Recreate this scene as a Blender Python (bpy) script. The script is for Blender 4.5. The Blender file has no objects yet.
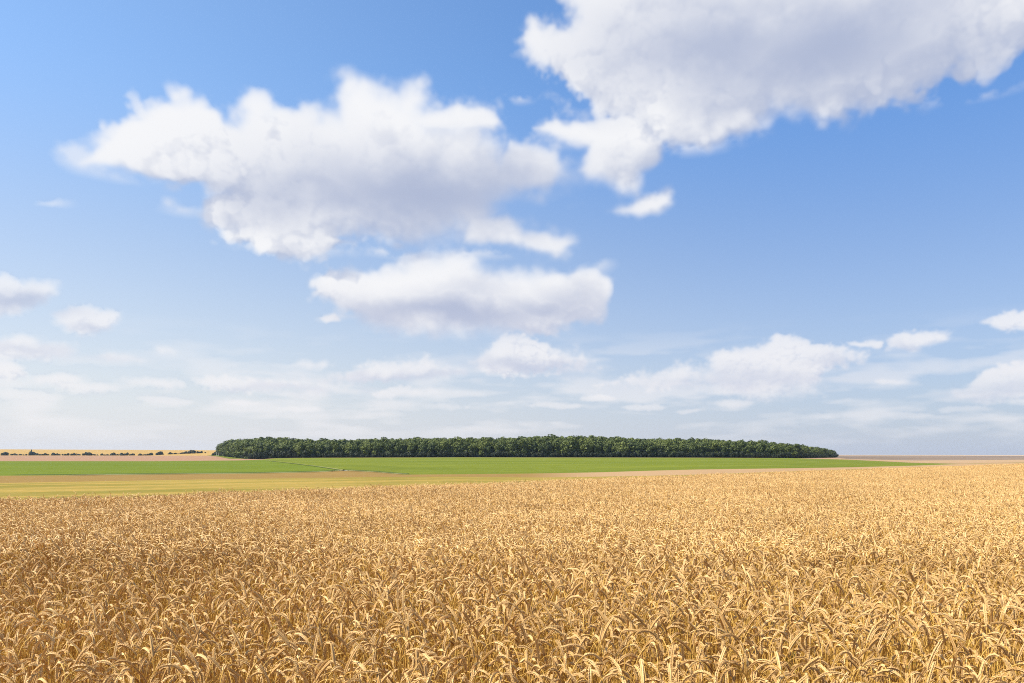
import bpy, math, random, os
import numpy as np
from mathutils import Vector

C = bpy.context.scene
COL = C.collection

# ------------------------------------------------------------------ camera
EYE = 1.65                 # eye height above the ground, metres
F = 796.0                  # 28 mm lens on a 36 mm sensor, in pixels of a 1024 px wide frame
HOR = 455.0                # row of the eye level
cam = bpy.data.cameras.new('camera')
cam.lens = 28.0; cam.sensor_width = 36.0
cam.shift_y = (HOR - 341.5) / 1024.0
cam.clip_start = 0.05; cam.clip_end = 30000
camo = bpy.data.objects.new('camera', cam); COL.objects.link(camo)
camo.location = (0, 0, EYE); camo.rotation_euler = (math.radians(90), 0, 0)
C.camera = camo

# ------------------------------------------------------------------ light and exposure
SUN_EL, SUN_AZ = math.radians(54), math.radians(-100)      # azimuth from +Y (view direction), clockwise
C.view_settings.view_transform = 'Standard'
C.view_settings.look = 'None'
C.view_settings.exposure = 0.58
C.view_settings.gamma = 1.0
C.view_settings.use_curve_mapping = False
C.cycles.max_bounces = 6
C.cycles.diffuse_bounces = 3
C.cycles.transparent_max_bounces = 6
C.cycles.volume_bounces = 0
C.cycles.pixel_filter_type = 'BLACKMAN_HARRIS'; C.cycles.filter_width = 1.05
C.cycles.use_denoising = False

sl = bpy.data.lights.new('sun', 'SUN'); sl.energy = 5.0; sl.angle = math.radians(0.5); sl.color = (1.0, 0.93, 0.80)
so = bpy.data.objects.new('sun', sl); COL.objects.link(so)
sdir = Vector((math.sin(SUN_AZ) * math.cos(SUN_EL), math.cos(SUN_AZ) * math.cos(SUN_EL), math.sin(SUN_EL)))
so.rotation_euler = sdir.to_track_quat('Z', 'Y').to_euler(); so.location = (-40, 0, 60)


class NT:
    """small helper for writing node trees as expressions"""
    def __init__(s, nt): s.nt = nt; s.nt.nodes.clear()
    def n(s, t, **kw):
        nd = s.nt.nodes.new(t)
        for k, v in kw.items(): setattr(nd, k, v)
        return nd
    def put(s, sock, v):
        if v is None: return
        if isinstance(v, bpy.types.NodeSocket): s.nt.links.new(v, sock)
        else: sock.default_value = v
    def m(s, op, a, b=None, c=None, clamp=False):
        nd = s.n('ShaderNodeMath', operation=op, use_clamp=clamp)
        s.put(nd.inputs[0], a); s.put(nd.inputs[1], b); s.put(nd.inputs[2], c)
        return nd.outputs[0]
    def v(s, op, a, b=None, c=None):
        nd = s.n('ShaderNodeVectorMath', operation=op)
        s.put(nd.inputs[0], a); s.put(nd.inputs[1], b); s.put(nd.inputs[2], c)
        return nd.outputs['Value'] if op in ('LENGTH', 'DOT_PRODUCT', 'DISTANCE') else nd.outputs[0]
    def comb(s, x, y, z=0.0):
        nd = s.n('ShaderNodeCombineXYZ')
        s.put(nd.inputs[0], x); s.put(nd.inputs[1], y); s.put(nd.inputs[2], z)
        return nd.outputs[0]
    def sep(s, a):
        nd = s.n('ShaderNodeSeparateXYZ'); s.put(nd.inputs[0], a); return nd.outputs
    def noise(s, vec, scale, detail=4, rough=0.5, dist=0.0, lac=2.0, color=False):
        nd = s.n('ShaderNodeTexNoise', noise_dimensions='3D')
        s.put(nd.inputs['Vector'], vec); nd.inputs['Scale'].default_value = scale
        nd.inputs['Detail'].default_value = detail; nd.inputs['Roughness'].default_value = rough
        nd.inputs['Lacunarity'].default_value = lac; nd.inputs['Distortion'].default_value = dist
        return nd.outputs['Color' if color else 'Fac']
    def vor(s, vec, scale, detail=0, smooth=0.5, rough=0.5):
        nd = s.n('ShaderNodeTexVoronoi', voronoi_dimensions='3D', feature='SMOOTH_F1')
        s.put(nd.inputs['Vector'], vec); nd.inputs['Scale'].default_value = scale
        nd.inputs['Detail'].default_value = detail; nd.inputs['Smoothness'].default_value = smooth
        nd.inputs['Roughness'].default_value = rough
        return nd.outputs['Distance']
    def ss(s, x, a, b, lo=0.0, hi=1.0, kind='SMOOTHSTEP'):
        nd = s.n('ShaderNodeMapRange', interpolation_type=kind, clamp=True)
        s.put(nd.inputs['Value'], x)
        for i, q in ((1, a), (2, b), (3, lo), (4, hi)): s.put(nd.inputs[i], q)
        return nd.outputs[0]
    def mix(s, f, a, b, blend='MIX'):
        nd = s.n('ShaderNodeMix', data_type='RGBA', blend_type=blend)
        s.put(nd.inputs[0], f)
        s.put(nd.inputs[6], a if isinstance(a, bpy.types.NodeSocket) else (*a, 1)[:4])
        s.put(nd.inputs[7], b if isinstance(b, bpy.types.NodeSocket) else (*b, 1)[:4])
        return nd.outputs[2]


# ------------------------------------------------------------------ clouds: a small volume model, marched once in numpy
CK = 1200.0                                    # texels per radian of the cloud map
AZ0, AZ1, EL0, EL1 = -0.66, 0.66, -0.01, 0.60
CW, CH = int((AZ1 - AZ0) * CK), int((EL1 - EL0) * CK)

def sky_angles(x, y, rx, ry):
    """centre and half-sizes of a cloud lobe as azimuth / elevation angles"""
    az = math.atan((x - 512) / F); el = math.atan((HOR - y) / math.hypot(F, x - 512))
    ra = math.atan((x + rx - 512) / F) - az
    re = math.atan((HOR - y + ry) / math.hypot(F, x - 512)) - el
    return (az - AZ0) * CK, (el - EL0) * CK, abs(ra) * CK, abs(re) * CK

# cumulus lobes: x, y, half width, half height
BIG = [
    (50, [(80,167),(97,158),(103,143),(113,130),(125,125),(140,118),(158,112),(170,108),(185,104),(200,104),(213,107),(222,115),(235,116),(243,108),
      (258,107),(272,112),(290,110),(308,107),(328,106),(333,92),(340,80),(350,75),(362,76),(372,82),(388,87),(398,90),(410,86),(420,88),(427,97),
      (424,107),(445,107),(455,102),(465,107),(480,106),(492,112),(500,120),(494,132),(505,136),(520,138),(535,142),(550,152),(560,166),(556,185),
      (540,205),(509,213),(526,229),(551,233),(578,243),(558,261),(516,251),(480,247),(445,245),(410,242),(375,238),(350,240),(318,254),(286,256),
      (260,254),(250,243),(231,237),(244,226),(231,221),(206,214),(215,201),(226,192),(202,182),(173,182),(153,180),(137,174),(118,166)]),
    (26, [(528,126),(551,117),(565,124),(590,124),(600,120),(614,117),(628,113),(642,120),(649,134),(661,141),(656,159),(642,173),(637,194),(621,194),
      (600,185),(583,182),(569,173),(579,159),(583,148),(569,141),(547,134)]),
    (14, [(66,169),(88,156),(103,146),(122,124),(150,118),(190,106),(215,109),(240,150),(250,190),(226,188),(202,182),(173,182),(153,180),(137,174),(118,166)]),
    (16, [(462,205),(484,210),(509,213),(526,229),(551,233),(578,243),(558,261),(516,252),(462,247)]),
    (16, [(408,114),(445,107),(455,102),(465,106),(480,106),(492,112),(500,120),(490,133),(450,136),(415,130)]),
    (20, [(206,214),(231,221),(244,226),(231,237),(250,243),(260,254),(318,254),(350,240),(300,205),(226,195)]),
    (18, [(505,136),(535,142),(552,152),(562,168),(556,188),(520,200),(480,180)]),
    (22, [(628,100),(653,135),(689,148),(705,157),(730,141),(766,133),(760,90),(660,80)]),
    (26, [(518,36),(528,56),(556,69),(577,92),(610,85),(580,25),(556,25),(531,20)]),
    (20, [(607,213),(632,205),(649,194),(669,191),(670,205),(656,215),(632,217)]),
    (50, [(559,0),(566,13),(556,25),(531,20),(518,36),(528,56),(556,69),(577,92),(597,110),(628,112),(653,135),(689,148),(705,156),(730,141),(766,133),
      (779,120),(807,118),(822,124),(858,106),(899,97),(935,80),(981,64),(1017,50),(1060,30),(1100,-60),(900,-90),(600,-90)]),
    (32, [(310,293),(317,274),(328,269),(341,273),(362,274),(379,271),(396,261),(416,255),(437,259),(454,251),(475,256),(481,268),(502,269),(526,271),
      (557,274),(580,278),(594,276),(611,281),(606,298),(598,315),(570,329),(543,333),(512,333),(461,338),(410,339),(372,334),(358,324),(341,314),(328,303)]),
    (8, [(318,318),(335,314),(340,322),(326,325)]),
]
LOW = [
    (8, [(55,172),(80,158),(105,150),(140,150),(140,172),(100,172)]),
    (15, [(464,362),(481,348),(502,336),(529,338),(550,348),(574,350),(598,360),(599,367),(580,370),(529,373),(509,376),(481,369)]),
    (12, [(341,372),(352,366),(382,359),(427,359),(468,367),(468,377),(427,381),(375,381),(341,384),(300,384),(290,376)]),
    (7, [(285,368),(300,361),(326,361),(338,366),(322,371)]),
    (8, [(365,393),(395,388),(440,388),(458,393),(430,398),(380,399)]),
    (15, [(597,386),(623,374),(658,370),(684,360),(706,362),(723,352),(753,349),(775,339),(797,335),(814,345),(840,345),(864,352),(866,366),(823,371),
      (818,384),(826,396),(762,406),(740,396),(701,390),(645,388)]),
    (9, [(884,343),(901,332),(927,329),(951,335),(946,345),(910,351),(884,349)]),
    (5, [(845,342),(880,342),(880,348),(850,347)]),
    (9, [(979,323),(995,319),(1024,313),(1060,308),(1060,332),(1024,330),(1000,331)]),
    (10, [(950,390),(966,384),(985,370),(1024,362),(1070,360),(1070,400),(1024,402),(985,402),(955,398)]),
    (12, [(-40,275),(0,276),(20,282),(45,280),(64,284),(62,298),(40,310),(-40,320)]),
    (9, [(50,322),(60,314),(84,309),(104,311),(120,314),(118,328),(95,338),(66,334)]),
    (9, [(-20,340),(28,336),(50,342),(75,346),(85,353),(60,360),(20,360),(-20,358)]),
    (7, [(80,356),(120,352),(150,358),(148,366),(110,365)]),
    (6, [(151,345),(165,344),(183,349),(175,356),(160,355)]),
    (10, [(188,382),(225,377),(270,380),(330,376),(360,384),(330,396),(270,396),(210,392)]),
    (8, [(-20,362),(20,364),(30,374),(10,382),(-20,380)]),
]
LOWSOFT = [(20,396,34,5),(95,388,30,5),(150,384,34,6),(168,402,26,3),(60,380,30,6),(555,405,24,3),(600,398,18,3),(890,382,22,3),(640,408,22,3),(905,415,26,3),
    (820,417,22,3),(735,404,26,4),(440,408,24,3),(300,408,30,3),(960,409,24,3),(235,404,24,3),(370,410,20,2),(690,412,18,2)]
WISP = [(85,165,30,10),(560,175,40,26),(300,250,80,10),(120,178,40,8),(980,95,60,10),(690,150,60,10),(55,208,20,4),(185,212,24,8),(400,256,40,5),(585,136,60,26),(530,50,26,16),(470,256,60,7),(600,268,18,9),(660,200,20,12),(520,100,20,8),(330,320,30,4)]
# shaded bases: x, y, half width, half height, strength
SHADE = [
    (335,200,115,28,0.80),(430,192,135,38,1.0),(500,160,60,18,0.5),(540,190,40,30,0.6),(380,225,80,16,0.7),(300,192,50,18,0.5),(500,180,45,24,0.5),(395,135,22,14,0.4),(340,160,50,14,0.25),(440,232,70,10,0.45),
    (650,35,80,34,0.5),(720,50,130,46,0.9),(830,48,130,58,1.0),(930,85,60,20,0.8),(1000,40,60,40,0.6),(740,10,140,40,0.6),(920,62,100,34,0.85),(740,95,90,22,0.6),(840,95,60,20,0.8),(980,60,50,18,0.6),
    (450,316,110,17,1.0),(575,300,30,20,0.7),(548,308,50,14,0.85),(390,308,50,12,0.5),(470,292,60,10,0.35),(640,172,18,18,0.3),(520,238,36,9,0.35),
    (25,300,50,12,0.9),(95,330,26,6,0.6),(530,368,60,6,0.8),(740,384,90,9,0.5),(840,362,30,6,0.5),(915,347,26,4,0.5),(400,380,60,5,0.7),(1005,398,50,5,0.5),(28,352,50,5,0.5),(240,392,50,4,0.4),
    (70,358,60,5,0.4),(280,392,70,5,0.4),(1000,392,60,7,0.4),
]

def spline_taps(n, cells, phase):
    """lattice index and four cubic B-spline weights for n points over a random lattice"""
    t = (np.arange(n) / n) * cells + phase
    i = np.floor(t).astype(int); f = (t - i).astype(np.float32)
    return i, [(1-f)**3/6, (3*f**3-6*f**2+4)/6, (-3*f**3+3*f**2+3*f+1)/6, f**3/6], int(cells) + 6

class Noise3:
    """value noise on an image, one depth slice at a time"""
    def __init__(s, h, w, cell, cellz, seed, aspect=1.0):
        rng = np.random.default_rng(seed)
        s.cellz = cellz; s.rng = rng
        s.y = spline_taps(h, h / (cell / aspect), rng.random()); s.x = spline_taps(w, w / cell, rng.random())
        s.planes = {}
    def plane(s, k):
        if k not in s.planes:
            (iy, wy, ny), (ix, wx, nx) = s.y, s.x
            g = s.rng.standard_normal((ny, nx), dtype=np.float32)
            g = sum(wy[j][:, None] * g[iy + j] for j in range(4))
            s.planes[k] = sum(wx[j][None, :] * np.take(g, ix + j, axis=1) for j in range(4)) * np.float32(2.94)
        return s.planes[k]
    def at(s, z):
        t = z / s.cellz + 50; i = int(math.floor(t)); f = t - i
        w = [(1-f)**3/6, (3*f**3-6*f**2+4)/6, (-3*f**3+3*f**2+3*f+1)/6, f**3/6]
        for k in list(s.planes):
            if k < i: del s.planes[k]
        out = np.float32(w[0]) * s.plane(i)
        for k in (1, 2, 3): out += np.float32(w[k]) * s.plane(i + k)
        return out

def fractal2(h, w, cell, octaves, rough, seed, aspect=1.0):
    out = 0; a = 1.0; tot = 0
    for o in range(octaves):
        out = out + a * Noise3(h, w, cell / 2**o, 1, seed + o, aspect).at(0); tot += a * a; a *= rough
    return out / math.sqrt(tot)

def union(X, Y, blobs, k):
    acc = np.zeros_like(X)
    for b in blobs:
        cx, cy, rx, ry = sky_angles(*b)
        r = np.sqrt(((X - cx) / rx)**2 + ((Y - cy) / ry)**2)
        acc += np.exp(-r * k)
    return -np.log(acc + 1e-30) / k

def outlines(X, Y, shapes):
    """distance inside each outline over its rounding radius; the largest of them"""
    out = np.full_like(X, -9.0)
    for R, pts in shapes:
        p = np.array([sky_angles(x, y, 1, 1)[:2] for x, y in pts], np.float32)
        R = R * 1.4
        x0, x1 = int(max(p[:, 0].min() - 60, 0)), int(min(p[:, 0].max() + 60, X.shape[1]))
        y0, y1 = int(max(p[:, 1].min() - 60, 0)), int(min(p[:, 1].max() + 60, X.shape[0]))
        if x1 <= x0 or y1 <= y0: continue
        x, y = X[y0:y1, x0:x1], Y[y0:y1, x0:x1]
        dist = np.full_like(x, 1e9); inside = np.zeros(x.shape, bool)
        for (ax, ay), (bx, by) in zip(p, np.roll(p, -1, 0)):
            ex, ey = bx - ax, by - ay
            t = np.clip(((x - ax) * ex + (y - ay) * ey) / (ex * ex + ey * ey + 1e-9), 0, 1)
            dist = np.minimum(dist, (x - ax - t * ex)**2 + (y - ay - t * ey)**2)
            if abs(ey) > 1e-6: inside ^= ((ay > y) != (by > y)) & (x < (y - ay) * ex / ey + ax)
        sd = np.sqrt(dist) * np.where(inside, 1, -1) / R
        out[y0:y1, x0:x1] = np.maximum(out[y0:y1, x0:x1], sd)
    return np.minimum(out, 1.0)

def shift(a, dx, dy):
    """bilinear shift, the edge repeated"""
    ix, iy = int(math.floor(dx)), int(math.floor(dy)); fx, fy = dx - ix, dy - iy
    p = np.pad(a, ((max(iy+1,0), max(-iy,0)), (max(ix+1,0), max(-ix,0))), mode='edge')
    h, w = a.shape
    oy, ox = max(iy+1, 0) - iy, max(ix+1, 0) - ix
    def g(y, x): return p[y:y+h, x:x+w]
    return (1-fy)*((1-fx)*g(oy, ox) + fx*g(oy, ox-1)) + fy*((1-fx)*g(oy-1, ox) + fx*g(oy-1, ox-1))

def march(h, blobs, cell, depth, nz, amp, warp_amt, seed, aspect, soft, sigma, edge):
    """returns opacity and light of a cloud layer; front-to-back slices, lit from the upper left"""
    w = CW
    X, Y = np.meshgrid(np.arange(w, dtype=np.float32), np.arange(h, dtype=np.float32))
    wx = fractal2(h, w, cell*1.6, 4, 0.5, seed+100, aspect) * warp_amt
    wy = fractal2(h, w, cell*1.6, 4, 0.5, seed+200, aspect) * warp_amt * 0.75
    d2 = 1 - outlines(X + wx, Y + wy, blobs)
    if soft: d2 = np.minimum(d2, union(X + wx, Y + wy, soft, 6.0))
    oct_ = [(cell, 0.25, 0), (cell/2, 0.50, 1), (cell/4, 0.42, 1), (cell/8, 0.27, 1), (cell/16, 0.17, 0), (cell/32, 0.09, 0)]
    ns = [(Noise3(h, w, max(c, 2.5), max(c, 2.5), seed + i, aspect), a, b) for i, (c, a, b) in enumerate(oct_)]
    dzs = 2.0 * depth / nz
    T = np.ones((h, w), np.float32); L = np.zeros((h, w), np.float32); tl = np.zeros((h, w), np.float32)
    edgew = edge * (1 + 0.9 * np.clip(fractal2(h, w, cell*3, 2, 0.5, seed+300, aspect), -0.7, 1.6))
    for i in range(nz):
        z = (i + 0.5) * dzs - depth
        f = 1.0 - np.sqrt(d2**2 + (z / depth)**2)
        n = 0
        for ob, a, bil in ns:
            v = ob.at(z)
            n = n + a * ((np.abs(v) - 0.75) * 1.2 if bil else v * 0.8)
        dens = np.clip((f + 0.10 + amp * n) / edgew, 0, 1)
        dens = dens * dens * (3 - 2 * dens)
        dens *= np.clip((0.55 - f * -1.0) / 0.35, 0, 1)
        # light reaching this slice: direct plus two softer scattered terms
        li = 0.50 * np.exp(-tl) + 0.32 * np.exp(-tl * 0.28) + 0.18 * np.exp(-tl * 0.07)
        a = 1 - np.exp(-dens * sigma * dzs)
        L += T * a * li
        T *= 1 - a
        tl = shift(tl + dens * sigma * dzs * 0.75, 1.15 * dzs, -1.25 * dzs)      # rows grow upwards
        if T.max() < 0.01: break
    A = 1 - T
    return A, L / np.maximum(A, 1e-3)

def cloud_maps():
    A = np.zeros((CH, CW), np.float32); Lt = np.ones((CH, CW), np.float32)
    X, Y = np.meshgrid(np.arange(CW, dtype=np.float32), np.arange(CH, dtype=np.float32))
    # streaky far bands above the horizon
    hb = int(0.17 * CK)
    st = fractal2(hb, CW, 70, 5, 0.6, 900, 6.0)
    el = (np.arange(hb) / CK + EL0)[:, None]
    bandm = np.clip((el - 0.005) / 0.03, 0, 1) * np.clip((0.16 - el) / 0.08, 0, 1)
    ab = np.clip((st + 0.3) / 1.8, 0, 1) * bandm * 0.52
    A[:hb] = ab; Lt[:hb] = 0.9
    def over(a, l, h):
        o = A[:h] + a - A[:h] * a
        Lt[:h] = (l * a + Lt[:h] * A[:h] * (1 - a)) / np.maximum(o, 1e-4); A[:h] = o
    # wisps
    wn = fractal2(CH, CW, 40, 6, 0.62, 950, 1.5)
    dw = 1 - union(X + wn * 6, Y - wn * 4, WISP, 6.0)
    aw = np.clip((dw + 0.35 * wn) * 0.8, 0, 1)**1.4 * 0.6
    over(aw, np.ones_like(aw) * 0.93, CH)
    hl = int(0.235 * CK)
    al, ll = march(hl, LOW, 18, 12, 20, 0.34, 2.0, 43, 1.3, LOWSOFT, 0.15, 0.6)
    fade = np.clip((np.arange(hl) / CK + EL0 - 0.01) / 0.08, 0.4, 1.0)[:, None]
    over(al * fade * 0.84, ll, hl)
    a, l = march(CH, BIG, 64, 62, 50, 0.235, 3.0, 33, 1.15, None, 0.060, 0.54)
    over(a, l, CH)
    # feathered edges: a fine blur everywhere, a wider one in places
    def blur(a, r):
        for s_ in (r, r * 0.6):
            a = (shift(a, s_, 0) + shift(a, -s_, 0) + a) / 3; a = (shift(a, 0, s_) + shift(a, 0, -s_) + a) / 3
        return a
    fm = np.clip(fractal2(CH, CW, 90, 2, 0.5, 990) * 0.6 + 0.45, 0, 1)
    fine_, wide_ = blur(A, 0.8), blur(A, 3.2)
    A = fine_ * (1 - 0.6 * fm) + wide_ * 0.6 * fm
    # shaded bases
    wn2 = fractal2(CH, CW, 60, 5, 0.6, 980, 1.3)
    S = np.zeros_like(A)
    for b in SHADE:
        cx, cy, rx, ry = sky_angles(*b[:4])
        r = ((X + wn2 * 10 - cx) / rx)**2 + ((Y + wn2 * 7 - cy) / ry)**2
        S = np.maximum(S, b[4] * np.exp(-r * 0.8))
    return A, Lt, S

def grade(L, S):
    return np.clip(np.clip((L - 0.27) / 0.53, 0, 1) * (1 - S), 0, 1)

A, Lt, S = cloud_maps()
px = np.zeros((CH, CW, 4), np.float32); px[..., 0] = grade(Lt, S); px[..., 1] = A; px[..., 3] = 1
cmap = bpy.data.images.new('cloud_map', CW, CH, float_buffer=True, alpha=False)
cmap.colorspace_settings.name = 'Non-Color'; cmap.pixels.foreach_set(px.ravel()); cmap.update(); cmap.pack()

SKY_STR = 0.091; SKY_TINT = (0.76, 1.035, 1.29)
world = bpy.data.worlds.new('World'); C.world = world; world.use_nodes = True
N = NT(world.node_tree)
dirn = N.n('ShaderNodeTexCoord').outputs['Generated']
dx, dy, dz = N.sep(dirn)
az = N.m('ARCTAN2', dx, dy)
hyp = N.m('SQRT', N.m('ADD', N.m('MULTIPLY', dx, dx), N.m('MULTIPLY', dy, dy)))
el = N.m('ARCTAN2', dz, hyp)
tex = N.n('ShaderNodeTexImage', image=cmap, interpolation='Cubic', extension='CLIP')
N.put(tex.inputs[0], N.comb(N.m('DIVIDE', N.m('SUBTRACT', az, AZ0), AZ1 - AZ0), N.m('DIVIDE', N.m('SUBTRACT', el, EL0), EL1 - EL0)))
lit, alpha, _ = N.sep(tex.outputs[0])
# fair-weather cloud in the parts of the sky the photograph does not show
gen = N.noise(N.comb(az, N.m('MULTIPLY', el, 1.6)), 3.2, 5, 0.56)
away = N.m('MAXIMUM', N.ss(N.m('ABSOLUTE', az), 0.64, 0.80), N.ss(el, 0.57, 0.70))
ag = N.m('MULTIPLY', N.ss(gen, 0.50, 0.66), N.m('MULTIPLY', away, N.ss(el, 0.02, 0.1)))
WHITE = (0.93, 0.935, 0.955); GREY = (0.44, 0.50, 0.67)
def up(c, k=0.672 / SKY_STR):
    nd = N.n('ShaderNodeVectorMath', operation='SCALE'); N.put(nd.inputs[0], c); nd.inputs['Scale'].default_value = k
    return nd.outputs[0]
white = N.mix(N.ss(el, 0.25, 0.05), WHITE, (0.93, 0.905, 0.915))
grey = N.mix(N.ss(el, 0.25, 0.05), GREY, (0.58, 0.61, 0.75))
ccol = N.mix(lit, grey, white)
sky = N.n('ShaderNodeTexSky', sky_type='NISHITA')
sky.sun_disc = False; sky.sun_elevation = SUN_EL; sky.sun_rotation = SUN_AZ
sky.air_density = 1.0; sky.dust_density = 0.8; sky.ozone_density = 1.5; sky.altitude = 150
blue = N.mix(1.0, sky.outputs[0], N.mix(N.ss(az, -0.5, 0.45), (1.16, 1.27, 1.31), SKY_TINT), 'MULTIPLY')
blue = N.mix(N.ss(el, 0.42, 0.05), blue, N.mix(1.0, blue, (0.86, 0.80, 0.76), 'MULTIPLY'))
blue = N.mix(1.0, blue, (1.0, 1.01, 1.06), 'MULTIPLY')
blue = N.mix(N.ss(el, 0.22, 0.46), blue, N.mix(1.0, blue, (1.05, 1.11, 1.12), 'MULTIPLY'))
# pale far air low in the sky
hz = N.m('POWER', N.ss(el, 0.46, -0.02, 0.0, 1.0, 'LINEAR'), 1.85)
hz = N.m('MULTIPLY', hz, N.ss(az, -0.7, 0.7, 1.0, 0.82, 'LINEAR'))
hcol = N.mix(N.ss(az, -0.7, 0.7), (0.81, 0.805, 0.85), (0.57, 0.595, 0.73))
col = N.mix(hz, blue, up(hcol))
col = N.mix(ag, col, up(N.mix(0.4, WHITE, GREY)))
col = N.mix(alpha, col, up(ccol))
bg = N.n('ShaderNodeBackground'); N.put(bg.inputs[0], col); bg.inputs[1].default_value = SKY_STR
wo = N.n('ShaderNodeOutputWorld'); N.nt.links.new(bg.outputs[0], wo.inputs[0])
world.cycles.sampling_method = 'MANUAL'; world.cycles.sample_map_resolution = 512

# ------------------------------------------------------------------ land: fields on gently rolling ground
def X(*kv): return [(kv[i], kv[i + 1]) for i in range(0, len(kv), 2)]
def curve(pts):
    a = np.array(sorted(pts), float)
    return lambda x: np.interp(x, a[:, 0], a[:, 1])
LO, HI = -450.0, 1475.0
def edge0(x):                                  # straight edge of the wheat field
    u = (np.asarray(x, float) - 512) / F
    return np.minimum(27.0 / np.maximum(1 - 1.04 * u, 0.135), 200.0)
Y1 = lambda x: np.maximum(curve(X(LO,60, 700,60, 850,100, 915,150, 1024,150, HI,260))(x), edge0(x) * 1.1)
Y2 = lambda x: np.maximum(curve(X(LO,100, 780,104, 850,140, 915,230, 960,430, 1024,440, HI,520))(x), Y1(x) * 1.1)
Y3 = curve(X(LO,400, 0,400, 240,480, 275,590, 300,600, 700,600, 790,620, 850,560, 915,520, 960,500, 1024,470, HI,540))
Y4 = curve(X(LO,1400, 0,1400, 150,1400, 213,1100, 240,760, 262,620, 275,600, 300,606, 700,606, 790,630, 834,960, 850,960, HI,960))
Y5 = curve(X(LO,2000, HI,2000))
Y6 = curve(X(LO,2600, HI,2600))
P1 = curve(X(LO,484, 0,483, 200,479.5, 375,477, 456,476.5, 540,477.5, 640,476, 700,474.5, 800,471, 915,467, 1024,464.3, HI,460))
P2 = curve(X(LO,476, 0,475.7, 75,475.3, 128,474.6, 256,473.4, 318,472.0, 345,470.6, 375,472, 405,474.6, 456,474.3, 540,473.4, 600,472.3, 650,470.7, 696,469.5,
             780,468.4, 850,467.3, 915,465.6, 960,464.0, 1024,462.6, HI,459.0))
P3 = curve(X(LO,461, 150,461.2, 240,460.4, 262,459.6, 275,458.3, 300,457.9, 456,457.4, 696,457.8, 790,458.1, 850,459.7, 915,462.9, 960,463.8, 1024,462.4, HI,458.9))
P4 = curve(X(LO,455.3, 128,455.7, 213,455.6, 240,457.6, 262,459.2, 275,458.2, 300,457.8, 456,457.3, 696,457.7, 790,458.0, 834,457.7, 850,459.2, 915,460.5, 1024,459.6, HI,458.5))
P5 = curve(X(LO,448.6, 0,449.3, 215,450.2, 300,449.6, 400,448.3, 500,446.4, 600,446.4, 700,450, 790,454.2, 834,455.3, 1024,455.6, HI,455.6))
P6 = curve(X(LO,449, 0,449.6, 215,450.4, 300,449.8, 500,447, 600,447, 790,454, 834,454.9, 1024,455.1, HI,455.2))
def zof(P, Y): return lambda x: EYE - (P(x) - HOR) / F * Y(x)
LINES = [(edge0, lambda x: 0.0 * np.asarray(x, float)), (Y1, zof(P1, Y1)), (Y2, zof(P2, Y2)), (Y3, zof(P3, Y3)), (Y4, zof(P4, Y4)), (Y5, zof(P5, Y5)),
         (Y6, zof(P6, Y6)), (lambda x: 3400.0 + 0 * np.asarray(x, float), lambda x: -25.0 + 0 * np.asarray(x, float))]

def ground(x, Y):
    """height of the ground along the azimuth of column x at forward distance Y"""
    ys = [0.0] + [float(l[0](x)) for l in LINES]; zs = [0.0] + [float(l[1](x)) for l in LINES]
    return float(np.interp(Y, ys, zs))
def col_of(wx, wy): return min(max(512 + F * wx / max(wy, 1e-3), LO), HI)
def ground_at(wx, wy): return ground(col_of(wx, wy), wy)
def spot(x, py, after=0.0):
    """where the line of sight through a pixel meets the ground"""
    last = None
    for Y in np.geomspace(max(after, 3.0), 8000, 1600):
        row = HOR - F * (ground(x, Y) - EYE) / Y
        if row <= py: last = Y; break
    Y = last or 2000.0
    return Vector(((x - 512) / F * Y, Y, ground(x, Y)))

def tag(o, label=None, cat=None, group=None, kind=None):
    if label: o['label'] = label
    if cat: o['category'] = cat
    if group: o['group'] = group
    if kind: o['kind'] = kind
    return o
def link(name, me, mats=(), parent=None):
    for m in mats: me.materials.append(m)
    o = bpy.data.objects.new(name, me); COL.objects.link(o)
    if parent: o.parent = parent
    return o
def mesh(name, v, f, smooth=False):
    me = bpy.data.meshes.new(name); me.from_pydata([tuple(map(float, p)) for p in v], [], f)
    if smooth: me.polygons.foreach_set('use_smooth', [True] * len(me.polygons))
    me.update(); return me

def material(name, build, rough=0.9, spec=0.05):
    m = bpy.data.materials.new(name); m.use_nodes = True
    n = NT(m.node_tree)
    b = n.n('ShaderNodeBsdfPrincipled'); o = n.n('ShaderNodeOutputMaterial'); n.nt.links.new(b.outputs[0], o.inputs[0])
    b.inputs['Roughness'].default_value = rough; b.inputs['Specular IOR Level'].default_value = spec
    n.put(b.inputs['Base Color'], build(n, b)); return m
def pos(n): return n.n('ShaderNodeNewGeometry').outputs['Position']
def uv(n): return n.n('ShaderNodeUVMap', uv_map='UVMap').outputs[0]

def soil(n, b):
    return n.mix(n.noise(pos(n), 6, 6, 0.6), (0.14, 0.09, 0.045), (0.26, 0.18, 0.10))
def strip_colour(n, b):
    """cut strip in yellow and green swaths, running along the field edge"""
    u, v, _ = n.sep(uv(n))
    w = n.noise(n.comb(n.m('MULTIPLY', u, 2.0), n.m('MULTIPLY', v, 11.0)), 1.0, 4, 0.55)
    c = n.mix(n.ss(w, 0.40, 0.60), (0.205, 0.160, 0.028), (0.345, 0.230, 0.055))
    c = n.mix(n.m('MULTIPLY', n.ss(v, 0.2, 0.0), 0.8), c, (0.20, 0.24, 0.05))
    f = n.noise(pos(n), 1.3, 8, 0.75)
    c = n.mix(n.ss(f, 0.42, 0.62, 0, 0.45), c, (0.16, 0.16, 0.035))
    g = n.noise(pos(n), 0.25, 5, 0.6)
    return n.mix(n.ss(g, 0.5, 0.7, 0, 0.4), c, (0.34, 0.235, 0.065))
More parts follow.
